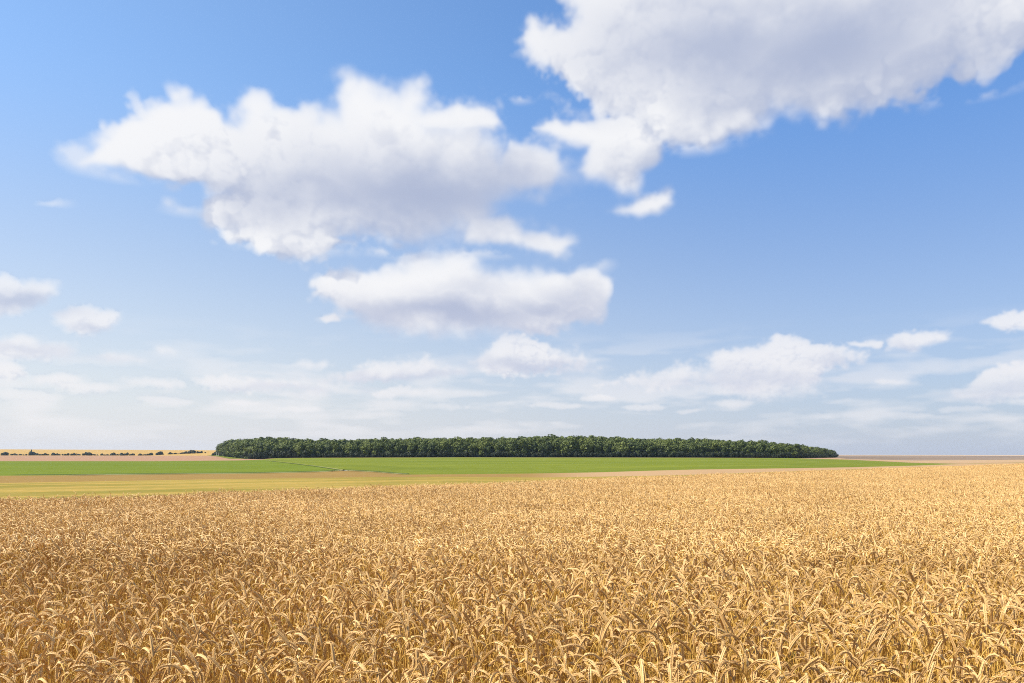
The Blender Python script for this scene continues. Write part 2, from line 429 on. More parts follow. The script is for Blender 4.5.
def tan_colour(n, b):
    u, v, _ = n.sep(uv(n))
    w = n.noise(n.comb(n.m('MULTIPLY', u, 5.0), n.m('MULTIPLY', v, 7.0)), 1.0, 5, 0.6)
    c = n.mix(w, (0.200, 0.122, 0.034), (0.290, 0.188, 0.060))
    f = n.noise(pos(n), 1.1, 8, 0.75)
    c = n.mix(n.ss(f, 0.42, 0.62, 0, 0.4), c, (0.15, 0.095, 0.03))
    right = n.ss(u, 0.50, 0.62)
    return n.mix(right, c, n.mix(w, (0.32, 0.20, 0.10), (0.38, 0.25, 0.135)))
def green_colour(a, c2):
    def g(n, b):
        p = pos(n)
        w = n.noise(n.v('MULTIPLY', p, (0.012, 0.02, 0.0)), 1.0, 5, 0.6)
        c = n.mix(n.ss(w, 0.3, 0.7), a, c2)
        f = n.noise(p, 0.45, 8, 0.8)
        c = n.mix(n.ss(f, 0.42, 0.66, 0, 0.6), c, (a[0]*0.62, a[1]*0.7, a[2]*0.6))
        rows = n.noise(n.v('MULTIPLY', p, (0.01, 0.25, 0)), 1.0, 3, 0.5)
        return n.mix(n.ss(rows, 0.4, 0.65, 0, 0.35), c, (c2[0]*1.12, c2[1]*1.05, c2[2]))
    return g
def pink_colour(n, b):
    p = pos(n)
    w = n.noise(n.v('MULTIPLY', p, (0.008, 0.05, 0)), 1.0, 5, 0.6)
    c = n.mix(w, (0.27, 0.155, 0.090), (0.34, 0.205, 0.125))
    sx, sy, _ = n.sep(p)
    return n.mix(n.ss(sx, 150, 400), c, n.mix(w, (0.33, 0.215, 0.11), (0.39, 0.265, 0.15)))
def gold_colour(n, b):
    w = n.noise(n.v('MULTIPLY', pos(n), (0.004, 0.03, 0)), 1.0, 5, 0.6)
    return n.mix(w, (0.33, 0.20, 0.058), (0.42, 0.275, 0.085))
def purple_colour(n, b):
    w = n.noise(n.v('MULTIPLY', pos(n), (0.003, 0.012, 0)), 1.0, 5, 0.6)
    return n.mix(n.ss(w, 0.35, 0.65), (0.155, 0.115, 0.085), (0.235, 0.170, 0.118))
def floor_colour(n, b):
    return n.mix(n.noise(pos(n), 0.5, 5, 0.6), (0.03, 0.045, 0.015), (0.07, 0.07, 0.03))
def pale_colour(n, b):
    return n.mix(n.noise(pos(n), 0.02, 4, 0.6), (0.50, 0.36, 0.24), (0.58, 0.44, 0.30))
M = {
    'soil': material('soil', soil), 'strip': material('cut_grass', strip_colour), 'tan': material('tan_stubble', tan_colour),
    'green_near': material('crop_leaves', green_colour((0.100, 0.138, 0.012), (0.132, 0.168, 0.015))),
    'green_far': material('beet_leaves', green_colour((0.100, 0.130, 0.013), (0.168, 0.190, 0.020))),
    'pink': material('pale_stubble', pink_colour), 'gold': material('ripe_grain', gold_colour), 'purple': material('ploughed_earth', purple_colour),
    'floor': material('leaf_litter', floor_colour), 'pale': material('dry_straw', pale_colour),
    'track': material('track_gravel', lambda n, b: n.mix(n.noise(pos(n), 0.7, 5, 0.7), (0.34, 0.28, 0.15), (0.48, 0.40, 0.24))),
    'dusty': material('dusty_grass', lambda n, b: n.mix(n.noise(pos(n), 0.5, 4, 0.7), (0.16, 0.17, 0.05), (0.30, 0.28, 0.12))),
    'verge': material('verge_weeds', lambda n, b: n.mix(n.noise(pos(n), 0.9, 5, 0.7), (0.05, 0.075, 0.02), (0.12, 0.16, 0.04))),
}
cols_front = list(np.arange(LO, HI + 1, 6.0))
def band(name, a, b, x0, x1, rows, mat, curve_y=None):
    """sheet of ground between two field lines, over the columns x0..x1"""
    xs = [x for x in cols_front if x0 <= x <= x1]
    if not xs or xs[0] > x0: xs = [x0] + xs
    if xs[-1] < x1: xs.append(x1)
    v, uvs = [], []
    for x in xs:
        ya, yb = float(a[0](x)), float(b[0](x)); za, zb = float(a[1](x)), float(b[1](x))
        for r in range(rows + 1):
            t = r / rows
            Y = ya + (yb - ya) * t; z = za + (zb - za) * t
            v.append(((x - 512) / F * Y, Y, z)); uvs.append(((x - 512) / F * 8 / 8 + 0.5, t))
    f = []
    for i in range(len(xs) - 1):
        for r in range(rows):
            p = i * (rows + 1) + r
            f.append((p, p + rows + 1, p + rows + 2, p + 1))
    me = mesh(name, v, f, True)
    l = me.uv_layers.new(name='UVMap')
    for lp in me.loops: l.data[lp.index].uv = uvs[lp.vertex_index]
    return tag(link(name, me, [mat]), kind='structure')
L0, L1, L2, L3, L4, L5, L6, L7 = LINES
zero = (lambda x: 0.6, lambda x: 0.0)
# the soil under the wheat goes all round the viewpoint
v = [(0, 0, 0)]; f = []
ang = []
for x in cols_front:
    Y = float(edge0(x)); v.append(((x - 512) / F * Y, Y, 0.0))
for k in range(1, 30):
    a0 = math.atan2(v[len(cols_front)][0], v[len(cols_front)][1]); a1 = math.atan2(v[1][0], v[1][1]) + 2 * math.pi
    t = a0 + (a1 - a0) * k / 30; v.append((2500 * math.sin(t), 2500 * math.cos(t), -1.0))
n_ = len(v) - 1
for i in range(n_): f.append((0, 1 + (i + 1) % n_, 1 + i))
tag(link('ground', mesh('ground', v, f), [M['soil']]), kind='structure')
band('grass_field', L0, L1, LO, HI, 10, M['strip'])
band('stubble_field', L1, L2, LO, HI, 6, M['tan'])
# green crop in two fields parted by a slanting track
P2b = curve(X(LO,461, 262,459.7, 275,461.4, 290,463.0, 318,466.4, 345,470.5))
def mid(x):
    """forward distance of the parting line between the two green fields"""
    if x <= 262: return float(Y3(x))
    if x >= 345: return float(Y2(x))
    return spot(x, float(P2b(x)), float(Y2(x))).y
Lm = (mid, lambda x: ground(x, mid(x)))
band('near_crop_field', L2, Lm, LO, 345, 16, M['green_near'])
band('far_crop_field', Lm, L3, 262, 1024, 16, M['green_far'])
band('far_crop_field', L2, L3, 1024, HI, 4, M['pink'])
band('pale_field', L3, L4, LO, HI, 8, M['pink'])
band('golden_field', L4, L5, LO, 216, 10, M['gold'])
band('forest_floor', L4, L5, 216, 834, 10, M['floor'])
band('ploughed_field', L4, L5, 834, HI, 10, M['purple'])
band('straw_field', L5, L6, LO, HI, 3, M['pale'])
band('far_land', L6, L7, LO, HI, 6, M['pale'])

def path(name, pts, width, mat, lift, kind='structure'):
    """strip laid on the ground through pixel marks (x, y); width in metres"""
    v = []
    q = [spot(x, y, 30) for x, y in pts]
    for i, p in enumerate(q):
        d = (q[min(i + 1, len(q) - 1)] - q[max(i - 1, 0)]); d.z = 0; d.normalize(); nrm = Vector((-d.y, d.x, 0)) * width / 2
        for s in (-1, 1):
            a = p + nrm * s; v.append((a.x, a.y, ground_at(a.x, a.y) + lift))
    f = [(2*i, 2*i+2, 2*i+3, 2*i+1) for i in range(len(q) - 1)]
    return tag(link(name, mesh(name, v, f), [mat]), kind=kind)
fine = lambda xs, c, d: [(x, float(c(x)) + d) for x in xs]
path('farm_track', fine(np.arange(70, 412, 6), P2, 0.15), 2.6, M['track'], 0.05)
path('track_verge', fine(np.arange(18, 412, 6), P2, -0.75), 3.2, M['verge'], 0.03)
path('crop_track', fine(np.arange(264, 345, 4), P2b, 0.0), 0.35, M['dusty'], 0.06)
path('crop_verge', fine(np.arange(268, 345, 4), P2b, 0.35), 0.5, M['verge'], 0.04)
path('wood_verge', [(217,455.0),(224,455.7),(232,456.8),(240,457.9),(247,458.9)], 26.0, M['green_far'], 0.10)

# ------------------------------------------------------------------ trees and bushes
def leaf_material(name, dark, light):
    m = bpy.data.materials.new(name); m.use_nodes = True
    n = NT(m.node_tree)
    info = n.n('ShaderNodeObjectInfo').outputs['Random']
    g = n.n('ShaderNodeNewGeometry')
    island = g.outputs['Random Per Island']
    c = n.mix(n.m('ADD', n.m('MULTIPLY', info, 0.55), n.m('MULTIPLY', island, 0.45)), dark, light)
    b = n.n('ShaderNodeBsdfPrincipled'); n.put(b.inputs['Base Color'], c); b.inputs['Roughness'].default_value = 0.6
    b.inputs['Specular IOR Level'].default_value = 0.25
    t = n.n('ShaderNodeBsdfTranslucent'); n.put(t.inputs[0], n.mix(0.5, c, (0.12, 0.16, 0.02)))
    mx = n.n('ShaderNodeMixShader'); mx.inputs[0].default_value = 0.12
    n.nt.links.new(b.outputs[0], mx.inputs[1]); n.nt.links.new(t.outputs[0], mx.inputs[2])
    o = n.n('ShaderNodeOutputMaterial'); n.nt.links.new(mx.outputs[0], o.inputs[0])
    return m
M['leaves'] = leaf_material('oak_leaves', (0.020, 0.042, 0.012), (0.185, 0.215, 0.045))
M['hedge'] = leaf_material('hedge_leaves', (0.015, 0.024, 0.012), (0.035, 0.045, 0.018))
M['weeds'] = leaf_material('weed_leaves', (0.08, 0.12, 0.03), (0.16, 0.20, 0.05))
M['bark'] = material('bark', lambda n, b: n.mix(n.noise(pos(n), 3, 5, 0.7), (0.03, 0.026, 0.02), (0.08, 0.065, 0.05)))
M['post'] = material('pale_wood', lambda n, b: n.mix(n.noise(pos(n), 2, 4, 0.6), (0.55, 0.55, 0.50), (0.72, 0.72, 0.66)))

def tube(path_, radii, sides, cap=True):
    """tapered tube along a list of points"""
    P_ = np.asarray(path_, float); n_ = len(P_)
    T = np.gradient(P_, axis=0); T /= np.linalg.norm(T, axis=1)[:, None] + 1e-12
    ref = np.array([0.31, 0.95, 0.05]); 
    A_ = np.cross(T, ref); A_ /= np.linalg.norm(A_, axis=1)[:, None] + 1e-12
    B_ = np.cross(T, A_)
    a = np.arange(sides) * 2 * math.pi / sides
    ring = np.cos(a)[None, :, None] * A_[:, None, :] + np.sin(a)[None, :, None] * B_[:, None, :]
    v = (P_[:, None, :] + ring * np.asarray(radii)[:, None, None]).reshape(-1, 3)
    f = [(i*sides + j, i*sides + (j+1) % sides, (i+1)*sides + (j+1) % sides, (i+1)*sides + j) for i in range(n_ - 1) for j in range(sides)]
    return v, f
def merge(parts):
    V, Fc, o = [], [], 0
    for v, f in parts:
        V.append(np.asarray(v)); Fc += [tuple(i + o for i in q) for q in f]; o += len(v)
    return np.concatenate(V), Fc

def foliage(rng, lobes, n_leaf, size, low=0.25):
    """leaf clumps scattered through the outer part of several overlapping lobes"""
    vol = np.array([l[3] * l[3] for l in lobes]); vol = vol / vol.sum()
    v, f = [], []
    for k, l in zip(rng.choice(len(lobes), n_leaf, p=vol), range(n_leaf)):
        cx, cy, cz, r, fl = lobes[k]
        d = rng.normal(size=3); d /= np.linalg.norm(d)
        rr = r * (0.72 + 0.34 * rng.random())
        c = np.array([cx, cy, cz]) + d * rr * np.array([1, 1, fl])
        if c[2] < low: c[2] = low * (1 + 1.2 * rng.random())
        nrm = d + rng.normal(size=3) * 0.30; nrm /= np.linalg.norm(nrm)
        a = np.cross(nrm, rng.normal(size=3)); a /= np.linalg.norm(a); b = np.cross(nrm, a)
        s = size * (0.6 + 0.8 * rng.random())
        o = len(v); m = 6
        for j in range(m):
            t = j * 2 * math.pi / m; q = s * (0.65 + 0.5 * rng.random())
            v.append(c + a * math.cos(t) * q + b * math.sin(t) * q * 0.8 + nrm * (rng.random() - 0.5) * s * 0.35)
        f.append(tuple(range(o, o + m)))
    return np.array(v), f
def tree_meshes(seed, h, r):
    rng = np.random.default_rng(seed)
    lobes = [(0, 0, h*0.64, r*0.80, 1.15), (0, 0, h*0.30, r*0.80, 1.2)]
    for k in range(13):
        a = rng.random() * 6.283; q = r * (0.45 + 0.42 * rng.random()); z = h * (0.12 + 0.74 * rng.random()**0.8)
        lobes.append((math.cos(a)*q, math.sin(a)*q, z, r * (0.28 + 0.24 * rng.random()), 1.0))
    lobes.append((rng.normal()*0.6, rng.normal()*0.6, h*0.84, r*0.42, 1.1))
    v, f = foliage(rng, lobes, 1250, 0.52)
    crown = mesh('crown', v, f)
    parts = [tube([(0,0,-0.6),(0.05,0,h*0.2),(0.1,0.1,h*0.5),(0.0,0.1,h*0.78)], [0.32,0.26,0.17,0.05], 6)]
    for k in range(6):
        a = rng.random()*6.283; z = h*(0.25+0.4*rng.random()); q = r*0.7
        parts.append(tube([(0.05,0.03,z),(math.cos(a)*q*0.5,math.sin(a)*q*0.5,z+0.9),(math.cos(a)*q,math.sin(a)*q,z+2.2)], [0.12,0.08,0.03], 5))
    tv, tf = merge(parts)
    return crown, mesh('trunk', tv, tf, True), (v, f, tv, tf)
rnd = random.Random(11)
PROTO = []
for i in range(8):
    h = (13.2, 14.0, 14.4, 13.6, 15.0, 13.9, 14.8, 13.0)[i]; r = (4.2, 4.6, 3.8, 4.9, 4.4, 3.8, 4.5, 5.0)[i]
    cr, tr, raw = tree_meshes(100 + i, h, r)
    cr.materials.append(M['leaves']); tr.materials.append(M['bark']); PROTO.append((cr, tr, raw, h))

def place_tree(x, y, k, s, rz, label, sz=1.0):
    e = bpy.data.objects.new('tree', None); COL.objects.link(e)
    wide = rnd.uniform(0.78, 1.30); e.location = (x, y, ground_at(x, y)); e.rotation_euler = (0, 0, rz); e.scale = (s * wide, s * wide, s * sz)
    tag(e, label, 'tree', 'trees along the edge of the wood')
    for part, me in (('crown', PROTO[k][0]), ('trunk', PROTO[k][1])):
        o = bpy.data.objects.new(part, me); COL.objects.link(o); o.parent = e
    return e
def lerp(a, b, t): return a + (b - a) * t
FL, FR = (-198.0, 604.0), (216.0, 622.0)        # front corners of the wood
BL, BR = (-368.0, 1010.0), (404.0, 1000.0)      # back corners
def front(t): return lerp(FL[0], FR[0], t), lerp(FL[1], FR[1], t)
edge = []
for row in range(3):                            # front rows
    n_ = 74
    for i in range(n_):
        t = (i + 0.5 * (row % 2) + rnd.uniform(-0.4, 0.4)) / (n_ - 1); t = min(max(t, 0), 1)
        x, y = front(t)
        edge.append((x + rnd.uniform(-1, 1), y + 5.5 + row * 6.5 + rnd.uniform(-2.8, 2.8), 'front'))
for i in range(44):                             # left side going away
    t = (i + 1) / 44; edge.append((lerp(FL[0], BL[0], t) + rnd.uniform(-2, 2), lerp(FL[1], BL[1], t) + rnd.uniform(-3, 3), 'left'))
for i in range(33):                             # right side going away
    t = (i + 1) / 33; edge.append((lerp(FR[0], BR[0], t) + rnd.uniform(-2, 2), lerp(FR[1], BR[1], t) + rnd.uniform(-3, 3), 'right'))
LAB = {'front': 'broad-leaved tree with dense dark green crown in the long front edge of the wood',
       'left': 'dark green tree on the receding left side of the wood, towards the golden field',
       'right': 'dark green tree in the low right tail of the wood above the ploughed field'}
def side_scale(x, y):
    """the wood gets lower towards its far right end"""
    u = x / y
    if x < 0 and y > 604: u_l = (y - 604) / 400 * max(0.0, min(1.0, (-0.25 - u) / 0.05)); return np.interp(u, (-0.33, -0.1, 0.0), (0.88, 0.92, 0.94)) + 0.36 * u_l
    return np.interp(u, (-0.33, -0.1, 0.0, 0.03, 0.09, 0.13, 0.25, 0.30, 0.35, 0.405), (0.88, 0.92, 0.94, 1.04, 1.04, 0.95, 0.90, 0.85, 0.76, 0.68))
for x, y, side in edge:
    place_tree(x, y, rnd.randrange(8), side_scale(x, y) * (0.90 if side == 'front' and y < 612 + (x + 198) * 0.043 else 1.0) * rnd.uniform(0.80, 1.10), rnd.uniform(0, 6.28), LAB[side], rnd.uniform(0.94, 1.06))

def instancer(name, pts, variant, rot, scl, protos, label, cat=None):
    """one object whose points carry copies of prototype meshes (stuff nobody could count)"""
    me = bpy.data.meshes.new(name); me.vertices.add(len(pts)); me.vertices.foreach_set('co', np.asarray(pts, np.float32).ravel())
    a = me.attributes.new('variant', 'INT', 'POINT'); a.data.foreach_set('value', np.asarray(variant, np.int32))
    a = me.attributes.new('rot', 'FLOAT_VECTOR', 'POINT'); a.data.foreach_set('vector', np.asarray(rot, np.float32).ravel())
    a = me.attributes.new('scl', 'FLOAT_VECTOR', 'POINT'); a.data.foreach_set('vector', np.asarray(scl, np.float32).ravel())
    o = link(name, me)
    pc = bpy.data.collections.new(name + '_sources')
    for i, pm in enumerate(protos):
        pc.objects.link(bpy.data.objects.new('%s_source_%02d' % (name, i), pm))
    g = bpy.data.node_groups.new(name + '_scatter', 'GeometryNodeTree')
    g.interface.new_socket('Geometry', in_out='INPUT', socket_type='NodeSocketGeometry')
    g.interface.new_socket('Geometry', in_out='OUTPUT', socket_type='NodeSocketGeometry')
    gi, go = g.nodes.new('NodeGroupInput'), g.nodes.new('NodeGroupOutput')
    ci = g.nodes.new('GeometryNodeCollectionInfo'); ci.inputs['Collection'].default_value = pc
    ci.inputs['Separate Children'].default_value = True; ci.inputs['Reset Children'].default_value = True
    ip = g.nodes.new('GeometryNodeInstanceOnPoints'); ip.inputs['Pick Instance'].default_value = True
    def attr(nm, ty):
        q = g.nodes.new('GeometryNodeInputNamedAttribute'); q.data_type = ty; q.inputs['Name'].default_value = nm
        return q.outputs['Attribute']
    L = g.links.new
    L(gi.outputs[0], ip.inputs['Points']); L(ci.outputs[0], ip.inputs['Instance'])
    L(attr('variant', 'INT'), ip.inputs['Instance Index'])
    er = g.nodes.new('FunctionNodeEulerToRotation'); L(attr('rot', 'FLOAT_VECTOR'), er.inputs[0]); L(er.outputs[0], ip.inputs['Rotation'])
    L(attr('scl', 'FLOAT_VECTOR'), ip.inputs['Scale']); L(ip.outputs[0], go.inputs[0])
    md = o.modifiers.new('scatter', 'NODES'); md.node_group = g
    tag(o, label, cat, None, 'stuff')
    return o
def joined_tree(i):
    v, f, tv, tf = PROTO[i][2]; V, Fc = merge([(v, f), (tv, tf)])
    me = mesh('whole_tree', V, Fc); me.materials.append(M['leaves']); me.materials.append(M['bark'])
    me.polygons.foreach_set('material_index', [0] * len(f) + [1] * len(tf)); return me
pts, var, rot, scl = [], [], [], []
for j in range(57):
    y0 = 628 + j * 6.6
    t = (y0 - 600) / 400
    xa, xb = lerp(FL[0], BL[0], t) + 7, lerp(FR[0], BR[0], t) - 7
    n_ = int((xb - xa) / 6.6)
    for i in range(n_):
        x = xa + (i + rnd.uniform(0.1, 0.9)) * (xb - xa) / n_; y = y0 + rnd.uniform(-2.5, 2.5)
        s = side_scale(x, y) * rnd.uniform(0.86, 1.14)
        pts.append((x, y, ground_at(x, y))); var.append(rnd.randrange(8)); rot.append((0, 0, rnd.uniform(0, 6.28))); w_ = s * rnd.uniform(0.8, 1.3); scl.append((w_, w_, s * rnd.uniform(0.92, 1.10)))
instancer('forest', pts, var, rot, scl, [joined_tree(i) for i in range(8)], 'dense green mass of trees filling the wood behind its front rows', 'forest')

# dark scrub added to stand in for the shade at the foot of the wood
SCRUB = []
for i in range(5):
    rng_ = np.random.default_rng(300 + i)
    lobes = [(rng_.uniform(-2.2, 2.2), rng_.uniform(-1, 1), rng_.uniform(1.0, 2.6), rng_.uniform(1.0, 1.7), 1.0) for _ in range(6)]
    v, f = foliage(rng_, lobes, 420, 0.36); me = mesh('shade_clump', v, f); me.materials.append(M['hedge']); SCRUB.append(me)
pts, var, rot, scl = [], [], [], []
def scrub(x, y):
    s = rnd.uniform(0.7, 1.35) * (1.0 if rnd.random() < 0.75 else 0.5)
    pts.append((x, y, ground_at(x, y))); var.append(rnd.randrange(5)); rot.append((0, 0, rnd.uniform(0, 6.28))); scl.append((s, s, s * rnd.uniform(0.8, 1.3)))
for i in range(210):
    x, y = front((i + rnd.random()) / 210); scrub(x, y + rnd.uniform(-0.5, 2.5))
for i in range(110):
    t = (i + rnd.random()) / 110
    scrub(lerp(FL[0], BL[0], t) - rnd.uniform(0, 3), lerp(FL[1], BL[1], t)); scrub(lerp(FR[0], BR[0], t) + rnd.uniform(0, 3), lerp(FR[1], BR[1], t))
instancer('shade_scrub', pts, var, rot, scl, SCRUB, 'low dark scrub added as shade along the foot of the wood', 'shade_scrub')

# bushes of the far hedge line on the left, on the rise behind the pale field: x, half width px, height px
def bush(px, hw, hp, Y, seed, label, group, mat='hedge', spire=0.0, name='bush', py=None):
    rng = np.random.default_rng(seed)
    x = (px - 512) / F * Y; z = ground(px, Y)
    w, h = hw / F * Y, hp / F * Y
    e = bpy.data.objects.new(name, None); COL.objects.link(e); e.location = (x, Y, z); tag(e, label, 'bush', group)
    lobes = []
    for k in range(max(5, int(2.4 * w / h))):
        q = rng.uniform(-0.75, 0.75); r = h * rng.uniform(0.34, 0.48) * (1 - 0.35 * abs(q))
        lobes.append((q * w, rng.uniform(-0.3, 0.3) * h, r + rng.random() * h * 0.2 * (1 - abs(q)), r, 1.0))
    lobes.append((rng.uniform(-0.2, 0.2) * w, 0, h * 0.62, h * 0.38, 1.0))
    if spire:
        for k in range(4): lobes.append((0.1 * w, 0, h * 0.8 + spire / F * Y * k / 4, h * (0.16 - 0.025 * k), 1.4))
    v, f = foliage(rng, lobes, int(240 + 40 * w), h * 0.13 + 0.01, 0.1 * h)
    v[:, 2] -= 0.2 * h
    link('foliage', mesh('foliage', v, f), [M[mat]], e)
    parts = [tube([(q*w, 0, -0.3*h), (q*w*1.1, 0, h*0.3), (q*w*1.3, 0.05*h, h*0.6)], [h*0.03, h*0.02, h*0.008], 5) for q in (-0.4, 0.0, 0.45)]
    tv, tf = merge(parts); link('stem', mesh('stem', tv, tf), [M['bark']], e)
    return e
HEDGE = [(6,5,3.6,'rounded dark bush, leftmost in the far hedge line'),(14,3,2.2,''),(21,4,1.4,''),(27,2.5,1.4,''),(31.5,2,4.6,'dark bush with a thin spire sticking up, in the far hedge line'),
 (35,3.4,2.8,''),(40.5,3,1.4,''),(45,2,2.6,''),(49.5,2.2,1.2,''),(53.5,1,3.0,'narrow dark bush standing alone in the hedge line'),(58,3.2,2.1,''),(63,2.4,1.3,''),(68.5,4,2.2,''),(75,4,2.6,''),
 (79,2,1.4,''),(87.5,4.6,3.8,'peaked dark bush, tallest of its stretch of the hedge line'),(94,4,1.5,''),(102,1,2.2,'lone little bush before a gap in the hedge line'),(107,4,1.2,''),(113.5,3,3.1,'round dark bush with a flat top in the hedge line'),(118,2,1.4,''),
 (122,1.6,3.0,''),(127,3.2,3.0,''),(133.5,2,2.4,''),(140.5,1.6,2.2,''),(145,2.6,1.4,''),(151,3,2.8,''),(159,4.4,3.2,'wide dark bush with raised right end in the hedge line'),(161.3,1.2,4.0,''),
 (170.5,2.6,2.0,''),(176,2.4,1.3,''),(182,2,1.4,''),(187,4,2.6,''),(192.5,3.6,4.3,'tallest dark bush near the right end of the hedge line'),(198,3,2.0,''),(202.5,3,2.3,'low rounded bush, last at the right end of the hedge line')]
for i, (x, hw, hp, lab) in enumerate(HEDGE):
    Y = 1412.0 + (i % 3) * 3
    bush(x, hw * 1.45, hp + 0.5, Y, 500 + i, lab or 'small dark bush in the broken hedge line below the far golden field', 'bushes of the far hedge line', spire=2.6 if i == 4 else 0)
# shrubs and posts at the far left corner of the wood
p = spot(214, 455.2, 300)
CORNER = [(213.5,2.2,3.4,'small green bush at the foot of the far left corner of the wood'),(216.5,2.5,5.0,'taller green bush beside the pale posts at the left corner of the wood')]
for i, (x, hw, hp, lab) in enumerate(CORNER):
    bush(x, hw, hp, 1080.0, 700 + i, lab, 'bushes at the corner of the wood', 'hedge')
for i, (x, hw, hp, Y) in enumerate([(223,3,2.6,900),(229,4,2.4,800),(236,4,1.6,700),(246,2.5,3.2,596)]):
    bush(x, hw, hp, Y, 720 + i, ('light green bush low against the receding left side of the wood', 'light green bush in the sunny verge left of the wood',
         'lowest light green bush on the verge left of the wood', 'light green bush at the near left corner of the wood')[i], 'light bushes along the left side of the wood', 'weeds')
for i, x in enumerate((216.9, 218.6)):
    q = Vector(((x - 512) / F * 985, 985, ground(x, 985)))
    v, f = merge([tube([(0,0,-0.4),(0,0,2.6),(0,0,4.9)], [0.28,0.25,0.22], 8), tube([(0,0,4.9),(0,0,5.1)], [0.32,0.05], 8)])
    o = link('post', mesh('post', v, f), [M['post']]); o.location = q
    tag(o, ('left of the two pale posts by the far left corner of the wood', 'right of the two pale posts by the far left corner of the wood')[i], 'post', 'pale posts by the wood')
# dark weedy clump where the two green fields and the track meet
bush(344, 6.5, 1.6, spot(344, 470.6, 60).y - 1, 800, 'dark low clump of weeds where the farm tracks meet below the green field', None, 'hedge')
bush(335, 5, 1.1, spot(335, 471.2, 60).y - 1, 801, 'flat grey-green weed clump just left of the dark clump by the tracks', None, 'hedge')

# ------------------------------------------------------------------ wheat
def straw_material(name, dark, light, rough, transl=0.0):
    m = bpy.data.materials.new(name); m.use_nodes = True
    n = NT(m.node_tree)
    info = n.n('ShaderNodeObjectInfo').outputs['Random']
    t = n.n('ShaderNodeAttribute', attribute_name='tint').outputs['Fac']
    tt = n.m('POWER', n.m('FRACT', n.m('ADD', t, info)), 0.65)
    c = n.mix(tt, dark, light)
    # broad patches of slightly darker and slightly redder crop
    w = n.noise(pos(n), 0.35, 3, 0.5)
    c = n.mix(n.ss(w, 0.35, 0.65, 0, 0.30), c, (dark[0]*0.80, dark[1]*0.74, dark[2]*0.62))
    g = n.noise(pos(n), 60, 2, 0.5)
    c = n.mix(n.ss(g, 0.35, 0.7, 0, 0.22), c, (light[0]*1.05, light[1]*1.08, light[2]*1.2))
    b = n.n('ShaderNodeBsdfPrincipled'); n.put(b.inputs['Base Color'], c)
    b.inputs['Roughness'].default_value = rough; b.inputs['Specular IOR Level'].default_value = 0.22
    o = n.n('ShaderNodeOutputMaterial')
    if transl:
        q = n.n('ShaderNodeBsdfTranslucent'); n.put(q.inputs[0], c); mx = n.n('ShaderNodeMixShader'); mx.inputs[0].default_value = transl
        n.nt.links.new(b.outputs[0], mx.inputs[1]); n.nt.links.new(q.outputs[0], mx.inputs[2]); n.nt.links.new(mx.outputs[0], o.inputs[0])
    else: n.nt.links.new(b.outputs[0], o.inputs[0])
    return m
M['ear'] = straw_material('ripe_ear', (0.62, 0.370, 0.125), (0.88, 0.605, 0.262), 0.45, 0.10)
M['stem'] = straw_material('straw', (0.42, 0.22, 0.035), (0.76, 0.48, 0.12), 0.5)
M['leaf'] = straw_material('dry_leaf', (0.36, 0.19, 0.035), (0.68, 0.41, 0.11), 0.6, 0.15)
M['leaf_green'] = straw_material('late_leaf', (0.20, 0.19, 0.03), (0.36, 0.30, 0.06), 0.6, 0.25)
WM = [M['stem'], M['ear'], M['leaf'], M['leaf_green']]

def plant_path(rng, cls):
    """centre line of stem and ear: returns points, index where the ear starts"""
    az_ = rng.random() * 2 * math.pi
    H = rng.normal(0.682, 0.030 if cls == 0 else 0.024) - (0.05 if cls == 2 else 0)
    lean = abs(rng.normal(0.05, 0.06))
    end = {0: rng.normal(2.95, 0.25), 1: rng.normal(2.15, 0.30), 2: rng.normal(0.60, 0.25)}[cls]
    bow = 0.09 + rng.random() * 0.08            # length of the bending neck
    ear = rng.uniform(0.080, 0.125)
    ns, nb, ne = 4, 6, 10
    seg = [((H - bow * 0.6) / ns, lean + (k / ns) * 0.05) for k in range(ns)]
    share = rng.uniform(0.30, 0.55)
    seg += [(bow / nb, lean + (end * share) * ((k + 1) / nb)**1.5) for k in range(nb)]
    seg += [(ear / ne, lean + end * (share + (1 - share) * min(1.0, 1.25 * (k + 1) / ne))) for k in range(ne)]
    p = [np.zeros(3)]; wob = rng.normal(0, 0.25); 
    for i, (l, th) in enumerate(seg):
        a = az_ + wob * (i / len(seg))
        p.append(p[-1] + l * np.array([math.sin(th) * math.cos(a), math.sin(th) * math.sin(a), math.cos(th)]))
    return np.array(p), ns + nb, az_
def ribbon(base, d, length, width, droop, twist, n_=7):
    """flat curved leaf blade"""
    v, f = [], []
    th = droop[0]; p = np.array(base, float)
    for i in range(n_ + 1):
        t = i / n_
        w = width * (0.35 + 0.65 * math.sin(min(1, t * 2.2) * 1.57)) * (1 - t**3)
        side = np.array([-d[1], d[0], 0.0]); upv = np.array([-d[0] * math.cos(th), -d[1] * math.cos(th), math.sin(th)])
        a = twist * t
        s = side * math.cos(a) + upv * math.sin(a)
        v += [p - s * w / 2, p + s * w / 2]
        th = droop[0] + (droop[1] - droop[0]) * t
        p = p + length / n_ * np.array([math.sin(th) * d[0], math.sin(th) * d[1], math.cos(th)])
    f = [(2*i, 2*i+1, 2*i+3, 2*i+2) for i in range(n_)]
    return np.array(v), f
